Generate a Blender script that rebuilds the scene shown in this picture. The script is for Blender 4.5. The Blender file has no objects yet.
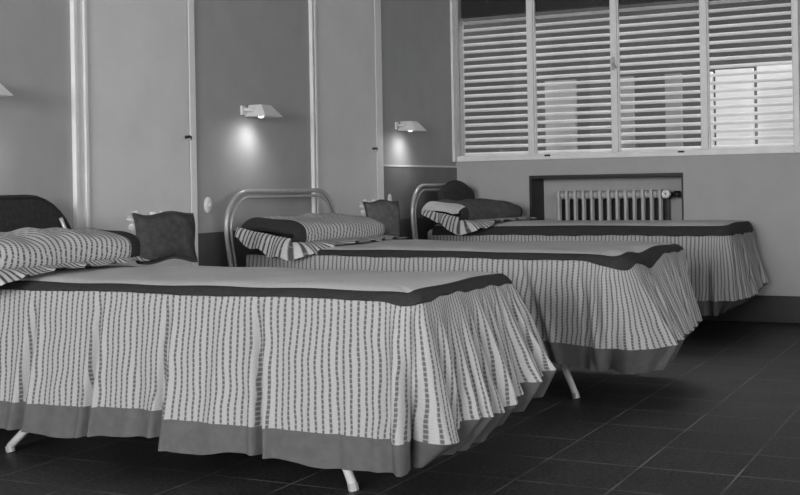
import bpy, bmesh, math, random
from mathutils import Vector, Matrix
from math import sin, cos, pi, radians, exp, sqrt
random.seed(7)
D = bpy.data
COL = bpy.context.scene.collection

# ------------------------------------------------------------------ helpers
def link(name, me, mat=None, parent=None, smooth=True):
    o = D.objects.new(name, me)
    COL.objects.link(o)
    if mat: me.materials.append(mat)
    if parent: o.parent = parent
    if smooth:
        for p in me.polygons: p.use_smooth = True
    return o

def tag(o, label, cat, group=None):
    o['label'] = label; o['category'] = cat
    if group: o['group'] = group
    return o

def empty(name, loc=(0, 0, 0), rz=0.0, rot=None):
    o = D.objects.new(name, None); COL.objects.link(o)
    o.location = loc; o.rotation_euler = rot if rot else (0, 0, rz)
    o.empty_display_size = .1
    return o

class MB:
    def __init__(s): s.v = []; s.f = []; s.uv = []
    def add(s, vs, fs):
        b = len(s.v); s.v += [tuple(v) for v in vs]
        for f in fs: s.f.append(tuple(b + i for i in f))
    def box(s, x0, x1, y0, y1, z0, z1):
        s.add([(x0,y0,z0),(x1,y0,z0),(x1,y1,z0),(x0,y1,z0),(x0,y0,z1),(x1,y0,z1),(x1,y1,z1),(x0,y1,z1)],
              [(3,2,1,0),(4,5,6,7),(0,1,5,4),(1,2,6,5),(2,3,7,6),(3,0,4,7)])
    def hexa(s, pts):
        s.add(pts, [(3,2,1,0),(4,5,6,7),(0,1,5,4),(1,2,6,5),(2,3,7,6),(3,0,4,7)])
    def grid(s, fn, nu, nv, uvfn=None, closed_u=False):
        b = len(s.v)
        for j in range(nv + 1):
            for i in range(nu + (0 if closed_u else 1)):
                s.v.append(tuple(fn(i, j)))
        W = nu + (0 if closed_u else 1)
        for j in range(nv):
            for i in range(nu):
                i2 = (i + 1) % W if closed_u else i + 1
                s.f.append((b+j*W+i, b+j*W+i2, b+(j+1)*W+i2, b+(j+1)*W+i))
                if uvfn:
                    s.uv.append((uvfn(i, j), uvfn(i+1, j), uvfn(i+1, j+1), uvfn(i, j+1)))
    def tube(s, pts, r, n=10, caps=True):
        pts = [Vector(p) for p in pts]
        b = len(s.v); up = None
        for k, p in enumerate(pts):
            t = (pts[min(k+1, len(pts)-1)] - pts[max(k-1, 0)]).normalized()
            if up is None:
                up = t.orthogonal().normalized()
            up = (up - t * up.dot(t)).normalized()
            w = t.cross(up)
            rr = r[k] if isinstance(r, (list, tuple)) else r
            for i in range(n):
                a = 2*pi*i/n
                s.v.append(tuple(p + (up*cos(a) + w*sin(a))*rr))
        for k in range(len(pts)-1):
            for i in range(n):
                i2 = (i+1) % n
                s.f.append((b+k*n+i, b+k*n+i2, b+(k+1)*n+i2, b+(k+1)*n+i))
        if caps:
            s.f.append(tuple(b+i for i in reversed(range(n))))
            e = b+(len(pts)-1)*n
            s.f.append(tuple(e+i for i in range(n)))
    def lathe(s, prof, c, axis='z', n=20):
        b = len(s.v)
        for (r, h) in prof:
            for i in range(n):
                a = 2*pi*i/n
                p = {'z': (r*cos(a), r*sin(a), h), 'x': (h, r*cos(a), r*sin(a)), 'y': (r*cos(a), h, r*sin(a))}[axis]
                s.v.append((c[0]+p[0], c[1]+p[1], c[2]+p[2]))
        for k in range(len(prof)-1):
            for i in range(n):
                i2 = (i+1) % n
                s.f.append((b+k*n+i, b+k*n+i2, b+(k+1)*n+i2, b+(k+1)*n+i))
    def build(s, name, mat=None, parent=None, smooth=False, bevel=0, seg=2):
        me = D.meshes.new(name); me.from_pydata(s.v, [], s.f)
        if s.uv and len(s.uv) == len(s.f):
            uvl = me.uv_layers.new(name='UVMap')
            k = 0
            for q in s.uv:
                for c in q:
                    uvl.data[k].uv = c; k += 1
        bm = bmesh.new(); bm.from_mesh(me)
        if not s.uv:
            bmesh.ops.recalc_face_normals(bm, faces=bm.faces)
        bm.to_mesh(me); bm.free()
        o = link(name, me, mat, parent, smooth)
        if bevel:
            m = o.modifiers.new('Bevel', 'BEVEL'); m.width = bevel; m.segments = seg; m.limit_method = 'ANGLE'
        return o

def sstep(a, b, x):
    t = min(1, max(0, (x-a)/(b-a))); return t*t*(3-2*t)
def lerp_table(tb, x):
    if x <= tb[0][0]: return tb[0][1]
    for (a, va), (b, vb) in zip(tb, tb[1:]):
        if x <= b:
            t = (x-a)/(b-a) if b > a else 1
            t = t*t*(3-2*t)
            return va + (vb-va)*t
    return tb[-1][1]

# ------------------------------------------------------------------ materials (greyscale: the photo is black and white)
def nt(name):
    m = D.materials.new(name); m.use_nodes = True
    n = m.node_tree; b = n.nodes['Principled BSDF']
    return m, n, b
def g3(v): return (v, v, v, 1)
def mat_plain(name, val, rough=.6, noise=0.0, scale=20, bump=0.0, metal=0.0, spec=.3, bscale=None):
    m, n, b = nt(name)
    b.inputs['Roughness'].default_value = rough; b.inputs['Metallic'].default_value = metal
    b.inputs['Specular IOR Level'].default_value = spec
    tc = n.nodes.new('ShaderNodeTexCoord')
    tx = n.nodes.new('ShaderNodeTexNoise'); tx.inputs['Scale'].default_value = scale; tx.inputs['Detail'].default_value = 5
    n.links.new(tc.outputs['Object'], tx.inputs['Vector'])
    mr = n.nodes.new('ShaderNodeMapRange')
    mr.inputs['From Min'].default_value = .3; mr.inputs['From Max'].default_value = .7
    mr.inputs['To Min'].default_value = val*(1-noise); mr.inputs['To Max'].default_value = val*(1+noise)
    n.links.new(tx.outputs['Fac'], mr.inputs['Value'])
    n.links.new(mr.outputs['Result'], b.inputs['Base Color'])
    if bump:
        t2 = n.nodes.new('ShaderNodeTexNoise'); t2.inputs['Scale'].default_value = bscale or scale*8; t2.inputs['Detail'].default_value = 3
        n.links.new(tc.outputs['Object'], t2.inputs['Vector'])
        bp = n.nodes.new('ShaderNodeBump'); bp.inputs['Strength'].default_value = bump; bp.inputs['Distance'].default_value = .004
        n.links.new(t2.outputs['Fac'], bp.inputs['Height']); n.links.new(bp.outputs['Normal'], b.inputs['Normal'])
    return m

def mat_stripe(name, white, dark, pitch, dash, width=.34, duty=.66):
    """woven cotton: white ground with dashed dark stripes along V (cloth coordinates in metres)"""
    m, n, b = nt(name); N = n.nodes; L = n.links
    b.inputs['Roughness'].default_value = .85; b.inputs['Specular IOR Level'].default_value = .1
    uv = N.new('ShaderNodeUVMap'); uv.uv_map = 'UVMap'
    sp = N.new('ShaderNodeSeparateXYZ'); L.new(uv.outputs['UV'], sp.inputs[0])
    def math_(op, a, bb=None, cc=None):
        x = N.new('ShaderNodeMath'); x.operation = op
        for i, v in enumerate((a, bb, cc)):
            if v is None: continue
            if isinstance(v, (int, float)): x.inputs[i].default_value = v
            else: L.new(v, x.inputs[i])
        return x.outputs[0]
    wob = N.new('ShaderNodeTexNoise'); wob.inputs['Scale'].default_value = 14; L.new(uv.outputs['UV'], wob.inputs['Vector'])
    u = math_('ADD', sp.outputs[0], math_('MULTIPLY', math_('SUBTRACT', wob.outputs['Fac'], .5), pitch*.25))
    w2 = N.new('ShaderNodeTexNoise'); w2.inputs['Scale'].default_value = 4.5; L.new(uv.outputs['UV'], w2.inputs['Vector'])
    u = math_('ADD', u, math_('MULTIPLY', math_('SUBTRACT', w2.outputs['Fac'], .5), pitch*1.6))
    fu = math_('FRACT', math_('DIVIDE', u, pitch))
    du = math_('ABSOLUTE', math_('SUBTRACT', fu, .5))                 # 0 at stripe centre
    mr = N.new('ShaderNodeMapRange'); mr.interpolation_type = 'SMOOTHSTEP'
    L.new(du, mr.inputs['Value']); mr.inputs['From Min'].default_value = width*.28; mr.inputs['From Max'].default_value = width*.62
    mr.inputs['To Min'].default_value = 1; mr.inputs['To Max'].default_value = 0
    row = math_('FLOOR', math_('DIVIDE', u, pitch))
    fv = math_('FRACT', math_('ADD', math_('DIVIDE', sp.outputs[1], dash), math_('MULTIPLY', row, .37)))
    dv = math_('ABSOLUTE', math_('SUBTRACT', fv, .5))
    mv = N.new('ShaderNodeMapRange'); mv.interpolation_type = 'SMOOTHSTEP'
    L.new(dv, mv.inputs['Value']); mv.inputs['From Min'].default_value = duty*.5-.1; mv.inputs['From Max'].default_value = duty*.5+.1
    mv.inputs['To Min'].default_value = 1; mv.inputs['To Max'].default_value = .45
    fac = math_('MULTIPLY', mr.outputs[0], mv.outputs[0])
    fine = N.new('ShaderNodeTexNoise'); fine.inputs['Scale'].default_value = 260; L.new(uv.outputs['UV'], fine.inputs['Vector'])
    fm = N.new('ShaderNodeMapRange'); L.new(fine.outputs['Fac'], fm.inputs['Value'])
    fm.inputs['From Min'].default_value = .3; fm.inputs['From Max'].default_value = .7
    fm.inputs['To Min'].default_value = white*.9; fm.inputs['To Max'].default_value = white*1.07
    mx = N.new('ShaderNodeMix'); mx.data_type = 'RGBA'
    L.new(fac, mx.inputs['Factor']); L.new(fm.outputs[0], mx.inputs['A']); mx.inputs['B'].default_value = g3(dark)
    L.new(mx.outputs['Result'], b.inputs['Base Color'])
    bp = N.new('ShaderNodeBump'); bp.inputs['Strength'].default_value = .25; bp.inputs['Distance'].default_value = .002
    L.new(fine.outputs['Fac'], bp.inputs['Height']); L.new(bp.outputs['Normal'], b.inputs['Normal'])
    return m

def mat_floor():
    m, n, b = nt('dark_tiles'); N = n.nodes; L = n.links
    tc = N.new('ShaderNodeTexCoord'); sp = N.new('ShaderNodeSeparateXYZ'); L.new(tc.outputs['Object'], sp.inputs[0])
    def M(op, a, bb=None):
        x = N.new('ShaderNodeMath'); x.operation = op
        for i, v in enumerate((a, bb)):
            if v is None: continue
            if isinstance(v, (int, float)): x.inputs[i].default_value = v
            else: L.new(v, x.inputs[i])
        return x.outputs[0]
    def dist(o, off, pitch):
        q = M('DIVIDE', M('SUBTRACT', o, off), pitch)
        return M('MULTIPLY', M('ABSOLUTE', M('SUBTRACT', q, M('ROUND', q))), pitch), M('FLOOR', q)
    dx, ix = dist(sp.outputs[0], -1.043, .3035)
    dy, iy = dist(sp.outputs[1], 3.098, .309)
    d = M('MINIMUM', dx, dy)
    nz = N.new('ShaderNodeTexNoise'); nz.inputs['Scale'].default_value = 3.0; nz.inputs['Detail'].default_value = 6
    L.new(tc.outputs['Object'], nz.inputs['Vector'])
    nf = N.new('ShaderNodeTexNoise'); nf.inputs['Scale'].default_value = 80; nf.inputs['Detail'].default_value = 6
    L.new(tc.outputs['Object'], nf.inputs['Vector'])
    mr = N.new('ShaderNodeMapRange'); L.new(d, mr.inputs['Value'])
    mr.inputs['From Min'].default_value = .0018; mr.inputs['From Max'].default_value = .0036
    mr.inputs['To Min'].default_value = 1; mr.inputs['To Max'].default_value = 0
    # joints are lighter, unevenly filled
    jm = N.new('ShaderNodeMapRange'); L.new(nz.outputs['Fac'], jm.inputs['Value'])
    jm.inputs['From Min'].default_value = .38; jm.inputs['From Max'].default_value = .6
    jm.inputs['To Min'].default_value = .05; jm.inputs['To Max'].default_value = .85
    joint = M('MULTIPLY', mr.outputs[0], jm.outputs[0])
    comb = N.new('ShaderNodeCombineXYZ'); L.new(ix, comb.inputs[0]); L.new(iy, comb.inputs[1])
    wn = N.new('ShaderNodeTexWhiteNoise'); L.new(comb.outputs[0], wn.inputs['Vector'])
    t = M('ADD', M('MULTIPLY', wn.outputs['Value'], .006), .016)
    t = M('ADD', t, M('MULTIPLY', M('SUBTRACT', nf.outputs['Fac'], .5), .12))
    t = M('ADD', t, M('MULTIPLY', M('SUBTRACT', nz.outputs['Fac'], .45), .05))
    t = M('MAXIMUM', t, .006)
    mx = N.new('ShaderNodeMix'); mx.data_type = 'RGBA'
    L.new(joint, mx.inputs['Factor']); L.new(t, mx.inputs['A']); mx.inputs['B'].default_value = g3(.2)
    L.new(mx.outputs['Result'], b.inputs['Base Color'])
    rr = N.new('ShaderNodeMapRange'); L.new(nz.outputs['Fac'], rr.inputs['Value'])
    rr.inputs['To Min'].default_value = .42; rr.inputs['To Max'].default_value = .62
    L.new(rr.outputs[0], b.inputs['Roughness']); b.inputs['Specular IOR Level'].default_value = .35
    bp = N.new('ShaderNodeBump'); bp.inputs['Strength'].default_value = .15; bp.inputs['Distance'].default_value = .003
    L.new(nf.outputs['Fac'], bp.inputs['Height']); L.new(bp.outputs['Normal'], b.inputs['Normal'])
    return m

def mat_glass():
    m = D.materials.new('window_glass'); m.use_nodes = True; n = m.node_tree; n.nodes.clear()
    out = n.nodes.new('ShaderNodeOutputMaterial'); mx = n.nodes.new('ShaderNodeMixShader')
    tr = n.nodes.new('ShaderNodeBsdfTransparent'); tr.inputs[0].default_value = (.93, .93, .93, 1)
    gl = n.nodes.new('ShaderNodeBsdfGlossy'); gl.inputs['Roughness'].default_value = .03
    fr = n.nodes.new('ShaderNodeFresnel'); fr.inputs['IOR'].default_value = 1.45
    n.links.new(fr.outputs[0], mx.inputs[0]); n.links.new(tr.outputs[0], mx.inputs[1]); n.links.new(gl.outputs[0], mx.inputs[2])
    n.links.new(mx.outputs[0], out.inputs[0])
    return m

def mat_emit(name, val, s):
    m, n, b = nt(name)
    b.inputs['Base Color'].default_value = g3(val); b.inputs['Emission Color'].default_value = g3(1); b.inputs['Emission Strength'].default_value = s
    return m

M = dict(
    wall=mat_plain('painted_wall', .31, .75, .04, 6, .25, bscale=180),
    wallw=mat_plain('painted_window_wall', .34, .75, .04, 6, .25, bscale=180),
    ceil=mat_plain('ceiling_paint', .45, .9, .03, 5),
    dado=mat_plain('dark_dado', .17, .6, .08, 8, .2, bscale=180),
    lowshade=mat_plain('low_wall_shade', .07, .6, .1, 8, .2, bscale=180),  # dark tone standing in for shade low on the head wall
    door=mat_plain('door_paint', .58, .6, .04, 5, .15, bscale=150),
    frame=mat_plain('light_frame_paint', .66, .5, .04, 12),
    winframe=mat_plain('window_frame_paint', .66, .45, .06, 14),
    black=mat_plain('blackened_metal', .02, .4, .1, 20),
    base=mat_plain('dark_baseboard', .02, .5, .1, 20),
    slat=mat_plain('slat_paint', .66, .5, .06, 9),
    floor=mat_floor(), glass=mat_glass(),
    tube=mat_plain('grey_steel_tube', .36, .32, .08, 20, metal=.25, spec=.5),
    leg=mat_plain('cream_leg_paint', .62, .4, .06, 20),
    tick=mat_plain('mattress_ticking', .3, .9, .05, 40),
    top=mat_plain('grey_counterpane', .55, .9, .07, 120, .35, bscale=420, spec=.1),
    band=mat_plain('dark_binding', .033, .85, .18, 90, .3, bscale=400, spec=.15),
    hem=mat_plain('hem_cloth', .10, .85, .10, 30, .25, bscale=400, spec=.12),
    velvet=mat_plain('dark_velvet', .045, .9, .25, 40, .4, bscale=300, spec=.15),
    velvet2=mat_plain('grey_velvet', .085, .9, .22, 40, .4, bscale=300, spec=.15),
    fringe=mat_plain('pale_fringe', .5, .9, .15, 120, .4),
    headcloth=mat_plain('dark_head_cloth', .028, .9, .25, 60, .3, bscale=300, spec=.15),
    skirt=mat_stripe('striped_cotton', .35, .095, .0232, .0135, .36, .70),
    stripe=mat_stripe('striped_pillow_cotton', .50, .10, .027, .016, .42),
    frill=mat_stripe('striped_frill_cotton', .52, .08, .028, .05, .44, .98),
    white=mat_plain('white_enamel', .6, .35, .04, 20),
    pale=mat_plain('ivory_plate', .55, .5, .05, 20),
    iron=mat_plain('radiator_paint', .42, .5, .06, 18),
    niche=mat_plain('niche_plaster', .36, .8, .05, 10),
    outdark=mat_plain('dark_facade', .020, .9, .3, 2),
    outpale=mat_plain('pale_screen', .9, .8, .05, 6),
    outgrey=mat_plain('grey_screen', .20, .8, .12, 6),
    bulb=mat_emit('lit_bulb', .9, 1.2),
)

# ------------------------------------------------------------------ the room
XL, YB, ZC = -3.5, 7.82, 2.62
XR, YF = 2.6, -4.6
def struct(o): o['kind'] = 'structure'; return o

b = MB(); b.box(XL-.15, XR+.15, YF-.15, YB+.35, -.12, 0); struct(b.build('floor', M['floor']))
b = MB(); b.box(XL-.15, XR+.15, YF-.15, YB+.10, ZC, ZC+.12); struct(b.build('ceiling', M['ceil']))
b = MB(); b.box(XL-.15, XL, YF-.15, YB+.10, 0, ZC); struct(b.build('wall_left', M['wall']))
# window wall with the window opening and the radiator niche
WX0, WX1, WZ0, WZ1 = -3.465, -1.155, 1.085, 2.45
NX0, NX1, NZ0, NZ1, ND = -2.93, -1.88, .22, .945, .24
b = MB(); T = .10
xs = [XL, WX0, NX0, NX1, WX1, XR]; zs = [0, NZ0, NZ1, WZ0, WZ1, ZC]
for i in range(5):
    for k in range(5):
        x0, x1, z0, z1 = xs[i], xs[i+1], zs[k], zs[k+1]
        if i in (1, 2, 3) and k == 3: continue
        if i == 2 and k == 1: continue
        b.box(x0, x1, YB, YB+T, z0, z1)
struct(b.build('wall_back', M['wallw']))
b = MB()
b.box(NX0-.04, NX0, YB+T, YB+ND, NZ0-.04, NZ1+.04); b.box(NX1, NX1+.04, YB+T, YB+ND, NZ0-.04, NZ1+.04)
b.box(NX0, NX1, YB+T, YB+ND, NZ1, NZ1+.04); b.box(NX0, NX1, YB+T, YB+ND, NZ0-.04, NZ0)
b.box(NX0-.04, NX1+.04, YB+ND, YB+ND+.04, NZ0-.04, NZ1+.04)
o = struct(b.build('wall_niche', M['niche']))
b = MB(); q = .006
b.box(NX0, NX0+q, YB+.001, YB+ND, NZ0, NZ1); b.box(NX1-q, NX1, YB+.001, YB+ND, NZ0, NZ1); b.box(NX0+q, NX1-q, YB+.001, YB+ND, NZ1-q, NZ1)
b.box(NX0-.012, NX0, YB-.006, YB, NZ0, NZ1+.016); b.box(NX1, NX1+.006, YB-.006, YB, NZ0, NZ1+.016); b.box(NX0, NX1, YB-.006, YB, NZ1, NZ1+.016)
struct(b.build('trim_3', M['base']))
b = MB(); b.box(XL, XL+.007, 4.730, 5.814, .13, .69); struct(b.build('wall_shade_1', M['lowshade']))  # painted shade on the low wall behind the middle bed head
b = MB(); b.box(XL+.008, XL+.012, 6.69, YB-.014, .13, .69); struct(b.build('wall_shade_2', M['lowshade']))  # painted shade on the low wall behind the farthest bed head
# walls behind and right of the camera: daylight openings
b = MB(); b.box(XL, XR, YF-.15, YF, 0, .95); b.box(XL, XR, YF-.15, YF, 2.4, ZC); b.box(XL, -2.95, YF-.15, YF, .95, 2.4); b.box(.35, XR, YF-.15, YF, .95, 2.4)
struct(b.build('wall_front', M['wall']))
b = MB(); b.box(XR, XR+.15, YF-.15, YB+.35, 0, .9); b.box(XR, XR+.15, YF-.15, YB+.35, 2.35, ZC)
b.box(XR, XR+.15, YF-.15, -1.2, .9, 2.35); b.box(XR, XR+.15, 4.2, YB+.35, .9, 2.35)
struct(b.build('wall_right', M['wall']))
b = MB(); b.box(XL+.012, XR, YB-.014, YB, 0, .17); struct(b.build('baseboard_back', M['base'], bevel=.004))
b = MB()
for y0, y1 in ((YF, 3.86), (4.75, 5.80), (6.70, YB-.014)): b.box(XL, XL+.012, y0, y1, 0, .13)
struct(b.build('baseboard_left', M['base']))

# dado panel on the head wall beside the window, with a thin ledge
b = MB(); b.box(XL, XL+.008, 6.69, YB, .13, 1.03); struct(b.build('trim_1', M['dado']))
b = MB(); b.box(XL, XL+.014, 6.69, YB, 1.03, 1.041); struct(b.build('trim_2', M['frame']))
# slim corner post beside the window
# doors in the head wall
def door(n, y0, y1, hz):
    # y0..y1 leaf, left casing in two strips with a groove, right casing wider
    leaf = MB(); leaf.box(XL, XL+.010, y0, y1, .01, 2.12)
    d = struct(leaf.build('door_%d' % n, M['door']))
    return d
for n, (yl0, yl1, y0, y1, yr1, hp) in enumerate([(3.872, 3.955, 3.962, 4.672, 4.728, (1.155, 4.645)), (5.815, 5.868, 5.872, 6.59, 6.682, (1.14, 6.545))], 1):
    d = door(n, y0, y1, 0)
    c = MB()
    if n == 1:
        c.box(XL, XL+.022, yl0, yl0+.022, 0, 2.2); c.box(XL, XL+.022, yl1-.020, yl1, 0, 2.2); c.box(XL, XL+.008, yl0+.022, yl1-.020, 0, 2.2)
    else:
        c.box(XL, XL+.022, yl0, yl0+.016, 0, 2.2); c.box(XL, XL+.022, yl1-.022, yl1, 0, 2.2); c.box(XL, XL+.008, yl0+.016, yl1-.022, 0, 2.2)
    c.box(XL, XL+.022, y0, y1, 2.13, 2.2)
    f1 = c.build('door_casing', M['frame'], d, bevel=.003)
    c = MB(); c.box(XL, XL+.0125, y1+.008, yr1, 0, 2.2); c.build('door_jamb', M['frame'], d, bevel=.003)
    c = MB(); c.box(XL+.001, XL+.004, y1, y1+.008, .01, 2.12); c.build('door_gap', M['black'], d)
    z, y = hp
    h = MB(); h.lathe([(0, 0), (.008, 0), (.008, .004), (.006, .006), (.006, .03), (0, .03)], (XL+.010, y, z), 'x', 12)
    h.tube([(XL+.035, y+.012, z-.014), (XL+.038, y+.006, z), (XL+.038, y-.012, z+.004), (XL+.036, y-.026, z-.003), (XL+.034, y-.034, z-.011)], [.0025, .004, .004, .0035, .002], 8)
    h.build('door_handle', M['black'], d, smooth=True)

# ------------------------------------------------------------------ window
b = MB(); fy0, fy1 = YB-.018, YB+.05
b.box(XL, -3.482, YB-.060, fy1, 1.07, 2.5); b.box(-1.172, -1.135, fy0, fy1, 1.07, 2.5)
b.box(-3.482, -1.172, fy0, fy1, 1.07, 1.107); b.box(-3.482, -1.172, fy0, fy1, 2.44, 2.5)
win = struct(b.build('window_1', M['winframe'], bevel=.004))
mull = [-2.917, -2.322, -1.725]
for x in mull:
    c = MB(); c.box(x-.022, x+.022, fy0-.006, fy1, 1.107, 2.44); c.build('mullion', M['winframe'], win, bevel=.004)
edges = [-3.482] + mull + [-1.172]
for i in range(4):
    x0 = edges[i] + (.022 if i else 0); x1 = edges[i+1] - (.022 if i < 3 else 0)
    c = MB(); z0, z1, w = 1.107, 2.44, .006
    c.box(x0, x0+w, YB+.002, YB+.03, z0, z1); c.box(x1-w, x1, YB+.002, YB+.03, z0, z1); c.box(x0+w, x1-w, YB+.002, YB+.03, z0, z0+w); c.box(x0+w, x1-w, YB+.002, YB+.03, z1-w, z1)
    s = c.build('sash', M['winframe'], win)
    c = MB(); c.box(x0+w, x1-w, YB+.014, YB+.018, z0+w, z1-w); c.build('pane', M['glass'], s)
for x, z in ((-2.80, 1.098), (-1.88, 1.098)):
    c = MB(); c.box(x-.02, x+.008, fy0-.008, fy0, z-.006, z+.006); c.lathe([(.007, -.012), (.007, 0), (0, -.012)], (x+.014, fy0, z), 'y', 10); c.build('window_catch', M['black'], win)
c = MB(); x = -2.322
c.box(x-.012, x+.012, fy0-.014, fy0-.006, 1.655, 1.745); c.tube([(x, fy0-.014, 1.70), (x, fy0-.035, 1.70), (x+.03, fy0-.038, 1.665)], .007, 8); c.build('window_latch', M['tube'], win)

# louvred shutters outside, one per bay
PITCH = .0524
for i, nm in enumerate(['leftmost, next to the corner of the room', 'second from the corner, between first and second mullion', 'third from the corner, left of the bright pale screens', 'rightmost, with bright pale screens behind its lower half']):
    x0 = edges[i] + .03; x1 = edges[i+1] - .03
    t = empty('window_blind', ((x0+x1)/2, YB+.085, 1.10))
    tag(t, 'white slatted blind, ' + nm, 'blind', 'slatted blinds at the window')
    hw = (x1-x0)/2 + .028
    c = MB()
    nsl = 19
    for k in range(nsl):
        z = .024 + k*PITCH; a = radians(50); dy, dz = .013*cos(a), .013*sin(a)
        sag = random.uniform(-.0012, .0012)
        n = 6; W = .0142
        prof = []
        for q in range(n+1):
            tt = -1 + 2*q/n
            prof.append((tt*W*cos(a), tt*W*sin(a) + .0022*(1-tt*tt)))
        ring = prof + [(py_, pz-.0022) for (py_, pz) in reversed(prof)]
        base = len(c.v); R = len(ring)
        for sx in (-hw, hw):
            for (yy, zz) in ring: c.v.append((sx, yy, z + zz + sag*(1 if sx > 0 else -1)))
        for q in range(R):
            q2 = (q+1) % R
            c.f.append((base+q, base+q2, base+R+q2, base+R+q))
    c.build('slats', M['slat'], t)
    c = MB(); zt = .022 + nsl*PITCH - .012
    c.box(-hw, hw, -.02, .02, zt, zt+.34); c.build('head_rail', M['black'], t)

# outside: pale balcony screens and the dark house opposite
def screen(x0, x1, y, z0, z1, m, lab):
    c = MB(); c.box(-(x1-x0)/2, (x1-x0)/2, -.012, .012, 0, z1-.0)
    c.box(-(x1-x0)/2, -(x1-x0)/2+.02, .012, .03, 0, z1); c.box((x1-x0)/2-.02, (x1-x0)/2, .012, .03, 0, z1)
    o = c.build('balcony_screen', m); o.location = ((x0+x1)/2, y, 0)
    tag(o, lab, 'screen', 'pale balcony screens outside the window')
YS = YB + 1.0
def px_x(px, Y):
    u = (px-400); r = u/1196.0
    return Y*(-.4509+.8926*r)/(.8926+.4509*r)
ZS = 1.70
screen(px_x(547, YS), px_x(577, YS), YS, 0, ZS, M['outgrey'], 'grey balcony screen behind the middle of the second blind from the corner')
screen(px_x(619, YS), px_x(635, YS), YS, 0, ZS, M['outgrey'], 'narrow grey balcony screen just right of the middle window mullion')
screen(px_x(667, YS), px_x(683, YS), YS, 0, ZS, M['outgrey'], 'narrow grey balcony screen behind the right part of the third blind')
YS2 = YB + .90
screen(px_x(705, YS2), px_x(714.2, YS2), YS2, 0, ZS-.01, M['outpale'], 'bright white balcony screen just behind the rightmost mullion')
screen(px_x(717.5, YS2), px_x(755, YS2), YS2, 0, ZS, M['outpale'], 'bright white balcony screen, left of the two broad ones behind the rightmost blind')
screen(px_x(759, YS2), px_x(795, YS2), YS2, 0, ZS+.01, M['outpale'], 'bright white balcony screen, right of the two broad ones behind the rightmost blind')
b = MB(); b.box(-12, 6, 11.0, 11.2, -1, 3.6); struct(b.build('wall_opposite', M['outdark']))
b = MB(); b.box(-12, 6, YB+.36, 11.0, -1, -.02); 
b = MB(); b.box(-12, 6, YB+.352, 11.0, -.3, -.05); struct(b.build('floor_balcony', M['outdark']))

# ------------------------------------------------------------------ radiator in the niche
rad = empty('radiator', (-2.79, 7.945, .22))
tag(rad, 'grey column radiator in the wall niche under the window', 'radiator')
NS = 13; SP = .0592
for k in range(NS):
    c = MB(); x = k*SP + .03
    zt, zb = .635, .07
    # each section: front and back columns, joined by rounded hubs at top and bottom
    for yy in (-.045, -.012):
        c.tube([(x, yy, zb+.02), (x, yy, zb+.08), (x, yy, zt-.09), (x, yy*.9, zt-.03), (x, yy*.7, zt)], [.0125, .0105, .0105, .0125, .009], 8)
    for zc in (zb+.035, zt-.035):
        c.lathe([(0, -.0295), (.024, -.0295), (.027, -.012), (.027, .012), (.024, .0295), (0, .0295)], (x, 0, zc), 'x', 14)
        c.box(x-.0095, x+.0095, -.058, .058, zc-.028, zc+.028)
    c.build('section', M['iron'], rad, smooth=False, bevel=.003)
c = MB(); c.box(-.005, 13*SP+.005, .075, .085, .03, .585); c.build('gap_shade', M['black'], rad)  # added black sheet, stands in for shade between the radiator columns
for x in (.03, .03+6*SP, .03+12*SP):
    c = MB(); c.box(x-.012, x+.012, -.05, .05, 0, .06); c.build('foot', M['iron'], rad)
c = MB(); c.tube([(.03+12*SP+.03, 0, .60), (.03+12*SP+.075, 0, .60), (.03+12*SP+.12, 0, .60)], .014, 10)
c.lathe([(0, -.02), (.022, -.02), (.022, .02), (0, .02)], (.03+12*SP+.105, 0, .60), 'x', 12)
pipe = c.build('pipe', M['black'], rad, smooth=True)
c = MB(); c.tube([(.03+12*SP+.075, 0, .60), (.03+12*SP+.06, -.07, .602)], .010, 8); c.build('valve_stem', M['black'], rad)
c = MB(); xk, zk = .03+12*SP+.053, .603
c.lathe([(.006, -.108), (.012, -.104), (.014, -.112), (.026, -.110), (.030, -.100), (.030, -.082), (.024, -.072), (0, -.072)], (xk, 0, zk), 'y', 20)
kn = c.build('valve_knob', M['white'], rad, smooth=True); kn['label'] = 'round white valve wheel'
c = MB(); c.lathe([(0, -.106), (.008, -.106), (.008, -.100)], (xk, 0, zk), 'y', 12); c.build('knob_centre', M['black'], kn)

# ------------------------------------------------------------------ wall lamps
def lamp(yc, z, lab):
    t = empty('wall_lamp', (XL, yc, z)); tag(t, lab, 'lamp', 'reading lamps above the bed heads')
    c = MB(); c.box(0, .012, -.115, -.075, .008, .055); c.build('wall_plate', M['white'], t, bevel=.003)
    c = MB(); c.tube([(.012, -.095, .034), (.045, -.085, .034), (.05, -.02, .034)], .010, 10); c.build('arm', M['white'], t, smooth=True)
    c = MB()  # wedge shade: narrow flat top, wide open mouth below
    def ring(x0, x1, y0, y1, zz): return [(x0,y0,zz),(x1,y0,zz),(x1,y1,zz),(x0,y1,zz)]
    A = ring(.006, .135, -.085, .085, 0); B = ring(.006, .085, -.045, .045, .062)
    A2 = ring(.010, .131, -.081, .081, 0); B2 = ring(.010, .081, -.041, .041, .058)
    c.v = A + B + A2 + B2
    for i in range(4):
        j = (i+1) % 4
        c.f.append((i, j, 4+j, 4+i)); c.f.append((8+j, 8+i, 12+i, 12+j)); c.f.append((i, 8+i, 8+j, j))
    c.f.append((4, 5, 6, 7)); c.f.append((15, 14, 13, 12))
    sh = c.build('lamp_shade', M['white'], t)
    c = MB(); c.lathe([(0, -.030), (.014, -.026), (.019, -.010), (.012, .012), (.009, .03), (0, .03)], (.06, -.012, .022), 'z', 14)
    c.build('bulb', M['bulb'], t, smooth=True)
    L = D.lights.new('lamp_light', 'SPOT'); L.energy = 2.6; L.spot_size = radians(160); L.spot_blend = 1; L.shadow_soft_size = .03
    lo = D.objects.new('lamp_light', L); COL.objects.link(lo); lo.location = (.135, -.045, -.06); lo.rotation_euler = (radians(-10), radians(35), 0); lo.parent = t
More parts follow.
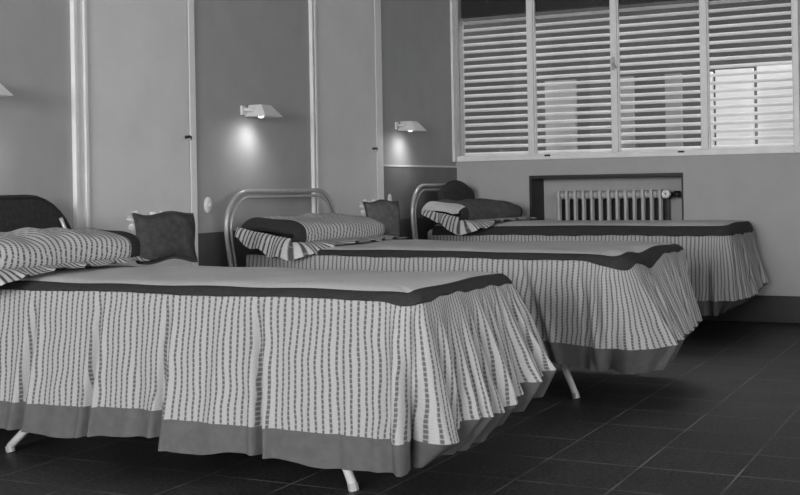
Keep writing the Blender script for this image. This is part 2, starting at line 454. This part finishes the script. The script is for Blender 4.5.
lamp(3.325, 1.272, 'small white wedge shaped wall lamp at the left edge, left of the first door')
lamp(5.235, 1.275, 'small white wedge shaped wall lamp on the panel above the middle bed')
lamp(6.985, 1.262, 'small white wedge shaped wall lamp above the farthest bed, nearest the window')

# ------------------------------------------------------------------ small wall plates
def wplate(y, z, lab):
    t = empty('wall_socket', (XL, y, z)); tag(t, lab, 'socket', 'round wall sockets beside the doors')
    c = MB(); c.lathe([(0, .014), (.026, .014), (.034, .010), (.037, .003), (.037, 0)], (0, 0, 0), 'x', 20)
    c.v = [(x, y_*.82, zz*1.1) for (x, y_, zz) in c.v]
    c.build('plate', M['pale'], t, smooth=True)
    c = MB(); c.lathe([(0, .020), (.008, .019), (.010, .014)], (0, 0, 0), 'x', 12); c.build('button', M['pale'], t, smooth=True)
wplate(4.825, .825, 'oval ivory wall socket between the first door and the middle bed')
b_soc = wplate(6.765, .818, 'oval ivory wall socket beside the second door and the farthest bed')

# ------------------------------------------------------------------ beds
def make_bed(loc, rz, Lb, w, hy0, hy1, ztop_head, ztop, label, dark_panel, rad=.17, lo=.40):
    t = empty('bed', loc, rz); tag(t, label, 'bed', 'metal framed beds in the row')
    hw = w/2
    # side rails and cross bars
    c = MB()
    for yy in (-hw+.07, hw-.07): c.box(.03, Lb-.10, yy-.015, yy+.015, .36, .40)
    for xx in (.05, Lb*.33, Lb*.66, Lb-.12): c.box(xx-.012, xx+.012, -hw+.085, hw-.085, .365, .39)
    c.build('frame', M['tube'], t, bevel=.003)
    c = MB(); c.box(.03, Lb-.055, -hw+.055, hw-.055, .41, ztop-.02); c.build('mattress', M['tick'], t, bevel=.035, seg=4)
    # arched double tube head
    def arch(inset, r, n=10):
        y0, y1, zt = hy0+inset, hy1-inset, ztop_head-inset; R = rad-inset*.6
        pts = [(0, y0+.07, .0 if inset == 0 else .42), (0, y0+.045, .45), (0, y0+.005, zt-R-.06), (0, y0, zt-R)]
        for k in range(1, 9):
            a = pi - k*pi/2/9; pts.append((0, y0+R+R*cos(a), zt-R+R*sin(a)))
        pts.append((0, y0+R, zt)); pts.append((0, y1-R, zt))
        for k in range(1, 9):
            a = pi/2 - k*pi/2/9; pts.append((0, y1-R+R*cos(a), zt-R+R*sin(a)))
        pts += [(0, y1, zt-R), (0, y1-.005, zt-R-.06), (0, y1-.045, .45), (0, y1-.07, .0 if inset == 0 else .42)]
        return pts
    c = MB(); c.tube(arch(0, 0), .012, 12); c.build('headboard', M['black'] if dark_panel else M['tube'], t, smooth=True)
    c = MB(); c.tube([(p[0]+.006, p[1], p[2]) for p in arch(.029, 0)], .0075, 10); c.build('inner_rail', M['black'] if dark_panel else M['tube'], t, smooth=True)
    if dark_panel:
        pts = arch(.008, 0)[2:-2]
        n = len(pts); c = MB()
        for x in (-.016, .018):
            for p in pts: c.v.append((x, p[1], p[2]+.002))
        c.f.append(tuple(range(n))); c.f.append(tuple(reversed(range(n, 2*n))))
        for k in range(n): c.f.append((k, (k+1) % n, n+(k+1) % n, n+k))
        k_ = MB(); k_.tube([(.030, hy1-.115, ztop_head-.085), (.030, hy1-.075, ztop_head-.16), (.030, hy1-.055, ztop_head-.24)], .008, 8); k_.build('stay', M['tube'], t, smooth=True)
        o = c.build('headboard_cover', M['headcloth'], t); o['label'] = 'dark cloth cover stretched over the arched head'
    # splayed legs, each of its own
    for xx, dx in ((Lb-lo, .165), (.67, -.345)):
        for sy in (-1, 1):
            yy = sy*(hw-(.025 if sy < 0 else .16)); yt = sy*(hw-(.075 if sy < 0 else .16))
            c = MB(); c.tube([(xx, yt, .36), (xx+dx*.5, (yy+yt)/2, .18), (xx+dx, yy, .018)], [.016, .0155, .014], 10)
            lg = c.build('leg', M['leg'], t, smooth=True)
            c = MB(); c.tube([(xx+dx-.001, yy, .022), (xx+dx+.004, yy, .0)], .0165, 10); c.build('leg_tip', M['tube'], lg)
    return t

def make_spread(loc, rz, Lb, w, zt, zs, hemz, bandz, flare, pleats, gath, label, seed, drop=None, rc=.05, inset=.05, farflare=1.0, tuck=.12):
    rnd = random.Random(seed)
    t = empty('bedspread', (loc[0], loc[1], 0), rz); tag(t, label, 'bedspread', 'striped skirted bedspreads on the beds')
    hw = w/2; x0 = .10
    # perimeter at the seam: near side (head to foot), foot, far side (foot to head)
    seg = []; s_near = Lb-rc-x0; s_arc = rc*pi/2; s_foot = w-2*rc
    S1 = s_near; S2 = S1+s_arc; S3 = S2+s_foot; S4 = S3+s_arc; S5 = S4+s_near
    def per(s):
        if s <= S1: return (x0+s, -hw), (0, -1)
        if s <= S2:
            a = -pi/2+(s-S1)/rc; return (Lb-rc+rc*cos(a), -hw+rc+rc*sin(a)), (cos(a), sin(a))
        if s <= S3: return (Lb, -hw+rc+(s-S2)), (1, 0)
        if s <= S4:
            a = (s-S3)/rc; return (Lb-rc+rc*cos(a), hw-rc+rc*sin(a)), (cos(a), sin(a))
        return (Lb-rc-(s-S4), hw), (0, 1)
    step = .0075; NU = int(S5/step)
    ss = [S5*i/NU for i in range(NU+1)]
    ph = [rnd.uniform(0, 6.28) for _ in range(12)]
    drop = drop or (lambda s: 0)
    def seamz(s):
        onfoot = sstep(S1-.1, S2, s)*(1-sstep(S3, S4+.1, s))
        return zs + .0025*sin(s*9+ph[0]) + onfoot*.006*sin(s*34+ph[1])*sin(s*13+ph[2]) - drop(s-S1)
    def topz(x, y):
        r = 1-(abs(y)/hw)**4
        return zt + .010*r + .004*sin(x*5+ph[3])*cos(y*6+ph[4]) + .0018*sin(x*17+ph[5])*sin(y*15+ph[6])
    def ins(s, d):
        (x, y), (nx, ny) = per(s)
        return x-nx*d, y-ny*d
    # top panel: rings shrinking to the middle line
    K = 14; c = MB()
    def topf(i, k):
        s = ss[i]; x, y = ins(s, inset)
        mx, my = min(max(x, x0), Lb-hw), 0.0
        f = k/K; xx, yy = x+(mx-x)*f, y+(my-y)*f
        zz = topz(xx, yy) - (.008*(1-min(1, f*5))**2)
        dcor = drop(s-S1)*.35*(1-min(1, f*3))
        return (xx, yy, zz-dcor)
    c.grid(topf, NU, K, lambda i, k: (0, 0))
    tp = c.build('top_panel', M['top'], t, smooth=True)
    # dark binding from the top edge down to the seam
    c = MB(); KB = 6
    def bandf(i, k):
        s = ss[i]; f = k/KB; d = inset*(1-f)
        x, y = ins(s, d-.001 if f > 0 else d)
        xt, yt, z0 = topf(i, 0)
        z1 = seamz(s)
        # round over the mattress edge
        z = z0 + .0012 + (z1-z0)*(f**2.2)
        zz = z + .002*sin(s*41+f*3+ph[7])*f
        return (x, y, zz)
    c.grid(bandf, NU, KB, lambda i, k: (ss[min(i, NU)], k*.01))
    c.build('border', M['band'], t, smooth=True)
    # skirt + hem band
    KS, KH = 26, 7
    creases = []
    q = S1-.06
    while q < S4+.02:
        creases.append((q, rnd.uniform(.45, 1.0)*gath, rnd.uniform(.010, .018), rnd.uniform(-.03, .06), rnd.uniform(0, .18)))
        q += rnd.uniform(.040, .085)
    def fold(s, f):
        """outward displacement of the cloth: box pleat creases and loose gathers"""
        d = 0
        for (c0, amp, wd, skew) in pleats:
            q = (s-S1-c0-skew*f)/wd
            d += amp*(f**.75)*(-exp(-q*q) + .55*exp(-((q-1.7)/1.1)**2) + .45*exp(-((q+1.8)/1.2)**2))
        on = sstep(S1-.16, S1+.03, s)*(1-sstep(S3, S4+.1, s))
        sp = s
        if on > 0:
            for (c0, am, wd, sk, f0) in creases:
                q = (s-c0-sk*f)/(wd*(1+.5*f))
                if abs(q) < 4:
                    g = max(0, f-f0)**.6
                    d += on*am*g*(-1.25*exp(-q*q) + .5*exp(-((q-1.9)/1.2)**2) + .5*exp(-((q+1.9)/1.2)**2))
            d += on*gath*.35*sin(s*2*pi/.16+ph[9]+f*.9)*f**.7
        d += (1-on)*(.0045*sin(sp*2*pi/.31+ph[11]) + .0018*sin(sp*2*pi/.083+ph[2]))*f**.7
        if s > S4: d *= farflare
        return d
    def skirtf_raw(s, f):
        (x, y), (nx, ny) = per(s)
        zs_ = seamz(s); zh = hemz(s-S1)
        o = flare(s-S1)*(f**1.15) + fold(s, f) + .004*min(1, f*12)
        tk = sstep(S1-.01, S1+.06, s)*(1-sstep(S3+.02, S4+.05, s)); o -= tuck*tk*max(0, f-fb(s))/max(.01, 1-fb(s))
        if s > S4: o = min(o, .035*farflare + .01*f) if farflare < .5 else o
        # spread the fanned cloth sideways round the corners
        return (x+nx*o, y+ny*o, zs_ + (zh-zs_)*f)
    def fb(s):
        zs_ = seamz(s); zh = hemz(s-S1)
        return (zs_-bandz(s-S1))/(zs_-zh)
    cu = [0]
    for a_, b_ in zip(ss, ss[1:]):
        g = sstep(S1-.12, S1+.04, a_)*(1-sstep(S3, S4+.1, a_)); cu.append(cu[-1]+(b_-a_)*(1+.55*g))
    c = MB()
    c.grid(lambda i, k: skirtf_raw(ss[i], fb(ss[i])*k/KS), NU, KS, lambda i, k: (cu[min(i, NU)], (k/KS)*.36))
    c.build('skirt', M['skirt'], t, smooth=True)
    c = MB()
    c.grid(lambda i, k: skirtf_raw(ss[i], fb(ss[i]) + (1-fb(ss[i]))*k/KH), NU, KH, lambda i, k: (ss[min(i, NU)], k*.012))
    c.build('hem_band', M['hem'], t, smooth=True)
    return t

# bed one, nearest the camera ------------------------------------------------
B1 = dict(x=-3.43, y=3.47, L=1.925, w=.79)
make_bed((B1['x'], B1['y'], 0), 0, B1['L'], B1['w'], -.36, .335, .882, .60,
         'metal bed nearest the camera, its arched head covered in dark cloth', True, .27)
# offsets from the near foot corner along the near side are negative
L1 = B1['L']
def X1(X): return X-(B1['x']+L1)        # world X on the near side -> s - S1 (approximately)
step1 = X1(-2.33)
def hem1(s):
    if s < 0:
        a = lerp_table([(X1(-3.4), .125), (X1(-3.0), .100), (X1(-2.75), .088), (X1(-2.55), .108), (X1(-2.34), .122)], s)
        b_ = lerp_table([(X1(-2.33), .086), (X1(-2.2), .080), (X1(-2.05), .097), (X1(-1.9), .088), (X1(-1.75), .074), (X1(-1.5), .078)], s)
        k = sstep(step1-.012, step1+.004, s); return a+(b_-a)*k
    return lerp_table([(0, .075), (.2, .085), (.4, .095), (.52, .115), (.65, .155), (.8, .19), (.95, .20), (2, .12)], s)
def band1(s):
    if s < 0:
        a = lerp_table([(X1(-3.4), .205), (X1(-2.9), .190), (X1(-2.34), .205)], s)
        b_ = lerp_table([(X1(-2.33), .182), (X1(-2.0), .178), (X1(-1.8), .176), (X1(-1.5), .172)], s)
        k = sstep(step1-.012, step1+.004, s); return a+(b_-a)*k
    return lerp_table([(0, .170), (.12, .155), (.25, .20), (.4, .195), (.52, .22), (.62, .255), (.8, .285), (.95, .295), (2, .2)], s)
def flare1(s):
    base = lerp_table([(-1.9, .05), (-.9, .05), (-.15, .03), (0, .02), (.12, .06), (.3, .11), (.55, .14), (.75, .185), (.95, .20), (1.15, .08), (2.5, .05)], s)
    return base + .016*sstep(step1-.01, step1+.004, s)*(1-sstep(step1+.1, step1+.3, s))
make_spread((B1['x'], B1['y']), 0, L1, B1['w'], .598, .569, hem1, band1, flare1,
            [(X1(-2.88), .034, .016, -.05), (X1(-2.60), .040, .013, -.035), (step1+.01, .034, .012, -.015), (X1(-2.46), .012, .03, .04), (X1(-1.985), .046, .013, .02), (-.035, .040, .016, .03), (X1(-1.70), .012, .02, .0), (X1(-2.15), .010, .03, -.05)],
            .046, 'striped skirted bedspread on the nearest bed, with mid grey hem band', 3,
            drop=lambda s: .014*exp(-((s-.03)/.05)**2), rc=.06, inset=.042)

# bed two, the middle one ----------------------------------------------------
B2 = dict(x=-3.385, y=5.345, L=2.03, w=.90, rz=radians(-3.6))
make_bed((B2['x'], B2['y'], 0), B2['rz'], B2['L'], B2['w'], -.485, .475, .888, .61,
         'middle metal bed, its open arched tube head standing below a wall lamp', False)
def hem2(s): return lerp_table([(-2, .17), (-.8, .165), (-.35, .165), (-.2, .155), (0, .138), (.10, .118), (.2, .125), (.4, .17), (.9, .18), (3, .16)], s)
def bnd2(s): return lerp_table([(-2, .26), (-.8, .255), (-.4, .245), (-.2, .240), (0, .228), (.10, .225), (.35, .245), (.9, .26), (3, .25)], s)
def flare2(s): return lerp_table([(-2, .03), (-.5, .04), (-.15, .05), (0, .06), (.08, .13), (.17, .20), (.3, .20), (.5, .16), (.8, .08), (1.1, .03), (3, .02)], s)
make_spread((B2['x'], B2['y']), B2['rz'], B2['L'], B2['w'], .612, .580, hem2, bnd2, flare2,
            [(-1.1, .012, .016, .01), (-.66, .026, .018, .03), (-.36, .030, .020, .16), (-.10, .020, .014, .10)],
            .030, 'striped skirted bedspread on the middle bed, dark border sagging at the foot corner', 5,
            drop=lambda s: .040*exp(-((s-.09)/.11)**2) + .046*exp(-((s-.37)/.12)**2), rc=.11, inset=.045)

# bed three, by the window wall ----------------------------------------------
B3 = dict(x=-3.385, y=7.345, L=1.985, w=.80)
make_bed((B3['x'], B3['y'], 0), 0, B3['L'], B3['w'], -.475, .40, .905, .64,
         'farthest metal bed, beside the radiator under the window', False, lo=.62)
def hem3(s): return lerp_table([(-2, .13), (0, .13), (.3, .16), (.8, .19), (3, .19)], s)
def bnd3(s): return lerp_table([(-2, .21), (-.3, .205), (0, .215), (.3, .225), (.8, .275), (3, .25)], s)
def flare3(s): return lerp_table([(-2, .02), (-.1, .03), (0, .04), (.2, .07), (.5, .09), (.8, .09), (.95, .02), (3, .0)], s)
make_spread((B3['x'], B3['y']), 0, B3['L'], B3['w'], .648, .585, hem3, bnd3, flare3,
            [(-.62, .018, .014, .02), (-.42, .026, .014, .02), (-.2, .026, .014, .02), (-.03, .028, .016, .02)],
            .026, 'bedspread on the farthest bed beside the radiator niche', 9, drop=lambda s: 0, rc=.10, inset=.035, farflare=.2)

# ------------------------------------------------------------------ pillows (striped shams with dark ends and a striped frill)
def make_pillow(loc, rz, L, W, Hh, label, body_mat, near_hang, corner_w, front_w, far_w, seed, flap=False, fb=.86, nb=.86):
    rnd = random.Random(seed)
    t = empty('pillow', loc, rz); tag(t, label, 'pillow', 'striped frilled pillows at the bed heads')
    ph = [rnd.uniform(0, 6.28) for _ in range(8)]
    NA = 48
    def prof(sn, a):
        # cross-section in local x (depth) and z; sn in [-1,1] along the length
        e = abs(sn)
        kh = sqrt(max(0, 1-e**10))*.80+.20
        kw = 1-.16*e**9
        ca, sa = cos(a), sin(a)
        px = W/2*kw*(abs(ca)**.62)*(1 if ca >= 0 else -1)
        up = (abs(sa)**.62)*(1 if sa >= 0 else -1)
        zmid = Hh*.45
        z = zmid + (Hh*.55*kh*up if up > 0 else Hh*.45*kh*up)
        z += .006*sin(sn*6+ph[0])*max(0, up) + .004*sin(sn*17+px*20+ph[3])*max(0, up)
        z -= .10*Hh*(px/(W/2))*max(0, up)
        z = max(z, .004)
        px += .006*sin(sn*5+a*2+ph[1])
        return (px, sn*L/2, z)
    def sect(name, s0, s1, n, m):
        c = MB()
        c.grid(lambda i, k: prof(s0+(s1-s0)*k/n, 2*pi*i/NA), NA, n, lambda i, k: (s0*L/2+(s1-s0)*L/2*k/n, i/NA*(W+Hh)*1.6))
        if abs(s0) == 1 or abs(s1) == 1:      # close the end
            e = 0 if abs(s0) == 1 else n
            c.f.append(tuple(e*(NA+1)+i for i in range(NA))); c.uv.append(tuple((0, 0) for i in range(NA)))
        return c.build(name, m, t, smooth=True)
    sect('body', -nb, fb, 50, body_mat)
    sect('end_band', -1, -nb, 14, M['band']); sect('end_band', fb, 1, 14, M['band'])
    # frill: wavy strip along a path round near end, front and far end. entries: x, y, z at root, outward nx, ny, width, fall
    path = []
    y0, y1 = -L/2*.99, L/2*.99; xb, xf = -W*.42, W*.46
    for k in range(13):
        f = k/12; path.append((xb+(xf-.03-xb)*f, y0, (.085-.055*f)*near_hang+.02, -.15, -1, .055+(corner_w-.055)*f, near_hang))
    for k in range(1, 7):
        a = -pi/2+k*pi/2/7; path.append((xf-.03+.035*cos(a), y0+.035+.035*sin(a), .03, cos(a), sin(a), corner_w, near_hang*(1-.5*k/7)))
    for k in range(0, 31):
        f = k/30; path.append((xf+.005, y0+.035+(y1-y0-.07)*f, .026, 1, -.25*(1-f), corner_w+(front_w-corner_w)*sstep(0, .45, f), near_hang*.5*(1-sstep(0, .3, f))))
    for k in range(1, 7):
        a = k*pi/2/7; path.append((xf-.03+.035*cos(a), y1-.035+.035*sin(a), .026, cos(a), sin(a), front_w+(far_w-front_w)*k/6, 0))
    for k in range(1, 11): path.append((xf-.03-W*.6*k/10, y1+.005, .026, .3, 1, far_w, 0))
    c = MB(); SUB = 6; n = (len(path)-1)*SUB; cum = [0]
    for a, b_ in zip(path, path[1:]): cum.append(cum[-1]+sqrt((a[0]-b_[0])**2+(a[1]-b_[1])**2))
    def P(i):
        q = i/SUB; k = min(int(q), len(path)-2); f = q-k
        return [path[k][j]+(path[k+1][j]-path[k][j])*f for j in range(7)], cum[k]+(cum[k+1]-cum[k])*f
    KF = 7
    def ff(i, k):
        (x, y, z, nx, ny, wid, hang), s = P(i); f = k/KF
        ln = sqrt(nx*nx+ny*ny) or 1; nx /= ln; ny /= ln
        wv = .9*sin(s*2*pi/.155+ph[2]+1.3*sin(s*7)) + .4*sin(s*2*pi/.083+ph[3]+sin(s*13))
        wid *= 1+.16*sin(s*9+ph[4])
        flat = 1-hang
        o = wid*f*(.45+.55*flat) + .010*wv*f*hang
        zf = z + (.012-z)*min(1, f*1.5) + .009*max(-.4, wv)*f + .004       # lying on the bed
        zh = z - wid*.75*f*f + .011*wv*f                                      # hanging
        zz = zf*flat + zh*hang
        if hang < .05: zz = max(zz, .008)
        lat = .010*sin(s*2*pi/.155+ph[5])*f
        return (x+nx*o-ny*lat, y+ny*o+nx*lat, zz)
    c.grid(ff, n, KF, lambda i, k: (P(min(i, n))[1]*1.25, k/KF*.08))
    c.build('frill', M['frill'], t, smooth=True)
    if flap:      # pale turned-back top edge over the near end
        c = MB()
        def fl(i, k):
            a = pi*(.97-.80*i/24); x, y, z = prof(-.88-.12*k/5, a)
            return (x, y-.02*k/5, z+.004+.003*sin(i*.9)*k/5)
        c.grid(fl, 24, 5, lambda i, k: (i*.01, k*.01))
        o = c.build('flap', M['fringe'], t, smooth=True); o['label'] = 'pale turned back top edge'
    return t

make_pillow((-3.215, 3.38, .612), 0, .87, .33, .145, 'striped frilled pillow on the nearest bed, cut by the left edge of the picture', M['stripe'], .7, .13, .05, .10, 21, fb=.72)
make_pillow((-3.145, 5.265, .615), radians(-3.6), .87, .39, .142, 'striped frilled pillow on the middle bed, dark end band facing the camera', M['stripe'], .95, .15, .115, .12, 22, fb=.88, nb=.82)
make_pillow((-3.10, 7.21, .656), radians(-8), .80, .34, .145, 'grey pillow with striped frill on the farthest bed', M['velvet2'], 1.0, .13, .09, .07, 23, True)

# ------------------------------------------------------------------ small square cushions
def make_cushion(loc, rot, w, h, th, label, mat, seed, ear=True, hump=False):
    rnd = random.Random(seed); t = empty('cushion', loc, rot=rot); tag(t, label, 'cushion', 'dark cushions at the bed heads')
    ph = [rnd.uniform(0, 6.28) for _ in range(6)]
    N = 26
    def outline(u, v):
        # corners pulled out, sides drawn in; local y across, z up, x thickness
        sy = 1-.04*(1-v*v); sz = 1-.06*(1-u*u)
        if hump:
            return u*w/2*(1-.18*max(0, v)**3), h/2 + v*h/2*(1-.42*max(0, v)*u*u)
        return u*w/2*sy + .006*sin(v*3+ph[0]), h/2 + v*h/2*sz + .008*sin(u*4+ph[1])
    def bul(u, v): return th/2*((1-u**4)*(1-v**4))**.55 + .003*sin(u*8+ph[2])*sin(v*7+ph[3])*(1-u**4)*(1-v**4)
    c = MB()
    c.grid(lambda i, k: (bul(2*i/N-1, 2*k/N-1), *outline(2*i/N-1, 2*k/N-1)), N, N)
    c.grid(lambda i, k: (-bul(2*i/N-1, 2*k/N-1), *outline(2*i/N-1, 2*k/N-1)), N, N)
    o = c.build('cover', mat, t, smooth=True)
    pts = []
    for k in range(N): pts.append((0, *outline(2*k/N-1, -1)))
    for k in range(N): pts.append((0, *outline(1, 2*k/N-1)))
    for k in range(N): pts.append((0, *outline(1-2*k/N, 1)))
    for k in range(N+1): pts.append((0, *outline(-1, 1-2*k/N)))
    c = MB(); c.tube(pts, .006, 8, False); p = c.build('piping', M['velvet'], t, smooth=True)
    if ear:
        # pale gathered edging at the top near corner
        c = MB(); n = 40
        def fr(i, k):
            s = i/n; f = k/4
            if s < .35: u, v, ny, nz = -1, .35+.65*s/.35, -1, .0
            else: u, v, ny, nz = -1+1.3*(s-.35)/.65, 1, -.2, 1
            y, z = outline(u, v)
            l = .026*f*(1+.35*sin(s*30))*(1-.7*s)
            return (-.012+.006*sin(s*45)*f, y+ny*l, z+nz*l)
        c.grid(fr, n, 4)
        o = c.build('edging', M['fringe'], t, smooth=True); o['label'] = 'pale gathered edging'
    return t
make_cushion((-3.01, 3.875, .617), (0, radians(-10), radians(-24)), .265, .195, .09, 'dark velvet cushion with pale edging standing before the first door', M['velvet'], 31)
make_cushion((-2.96, 5.665, .632), (0, radians(-8), radians(-28)), .215, .195, .09, 'grey velvet cushion standing at the far end of the middle pillow', M['velvet2'], 32)
make_cushion((-3.308, 7.44, .664), (0, radians(-6), radians(0)), .58, .27, .06, 'large dark cushion leaning on the head of the farthest bed', M['velvet'], 33, ear=False, hump=True)

# ------------------------------------------------------------------ light
def area(name, loc, rot, sx, sy, e):
    L = D.lights.new(name, 'AREA'); L.shape = 'RECTANGLE'; L.size = sx; L.size_y = sy; L.energy = e
    o = D.objects.new(name, L); COL.objects.link(o); o.location = loc; o.rotation_euler = rot
    return o
area('daylight_front_window', (-1.3, YF+.02, 1.68), (radians(-90)+pi, 0, 0), 3.2, 1.4, 520)
area('daylight_right_window', (XR-.02, 1.5, 1.62), (radians(90), 0, radians(90)), 5.2, 1.4, 28)
wd = D.worlds.new('World'); bpy.context.scene.world = wd; wd.use_nodes = True
wd.node_tree.nodes['Background'].inputs[0].default_value = (.9, .9, .9, 1)
wd.node_tree.nodes['Background'].inputs[1].default_value = 5.0

# ------------------------------------------------------------------ camera
cd = D.cameras.new('Camera'); cam = D.objects.new('Camera', cd); COL.objects.link(cam)
cd.sensor_fit = 'HORIZONTAL'; cd.sensor_width = 36; cd.lens = 1196/800*36
cd.shift_y = -(247.5-186.7)/800
cd.clip_start = .05
cam.matrix_world = Matrix.Translation((0, 0, .9)) @ Matrix.Rotation(radians(26.8), 4, 'Z') @ Matrix.Rotation(radians(90), 4, 'X') @ Matrix.Rotation(-.017, 4, 'Z')
sc = bpy.context.scene; sc.camera = cam
sc.view_settings.view_transform = 'Standard'; sc.view_settings.look = 'None'
sc.view_settings.gamma = 1; sc.view_settings.use_curve_mapping = False
sc.view_settings.exposure = 0
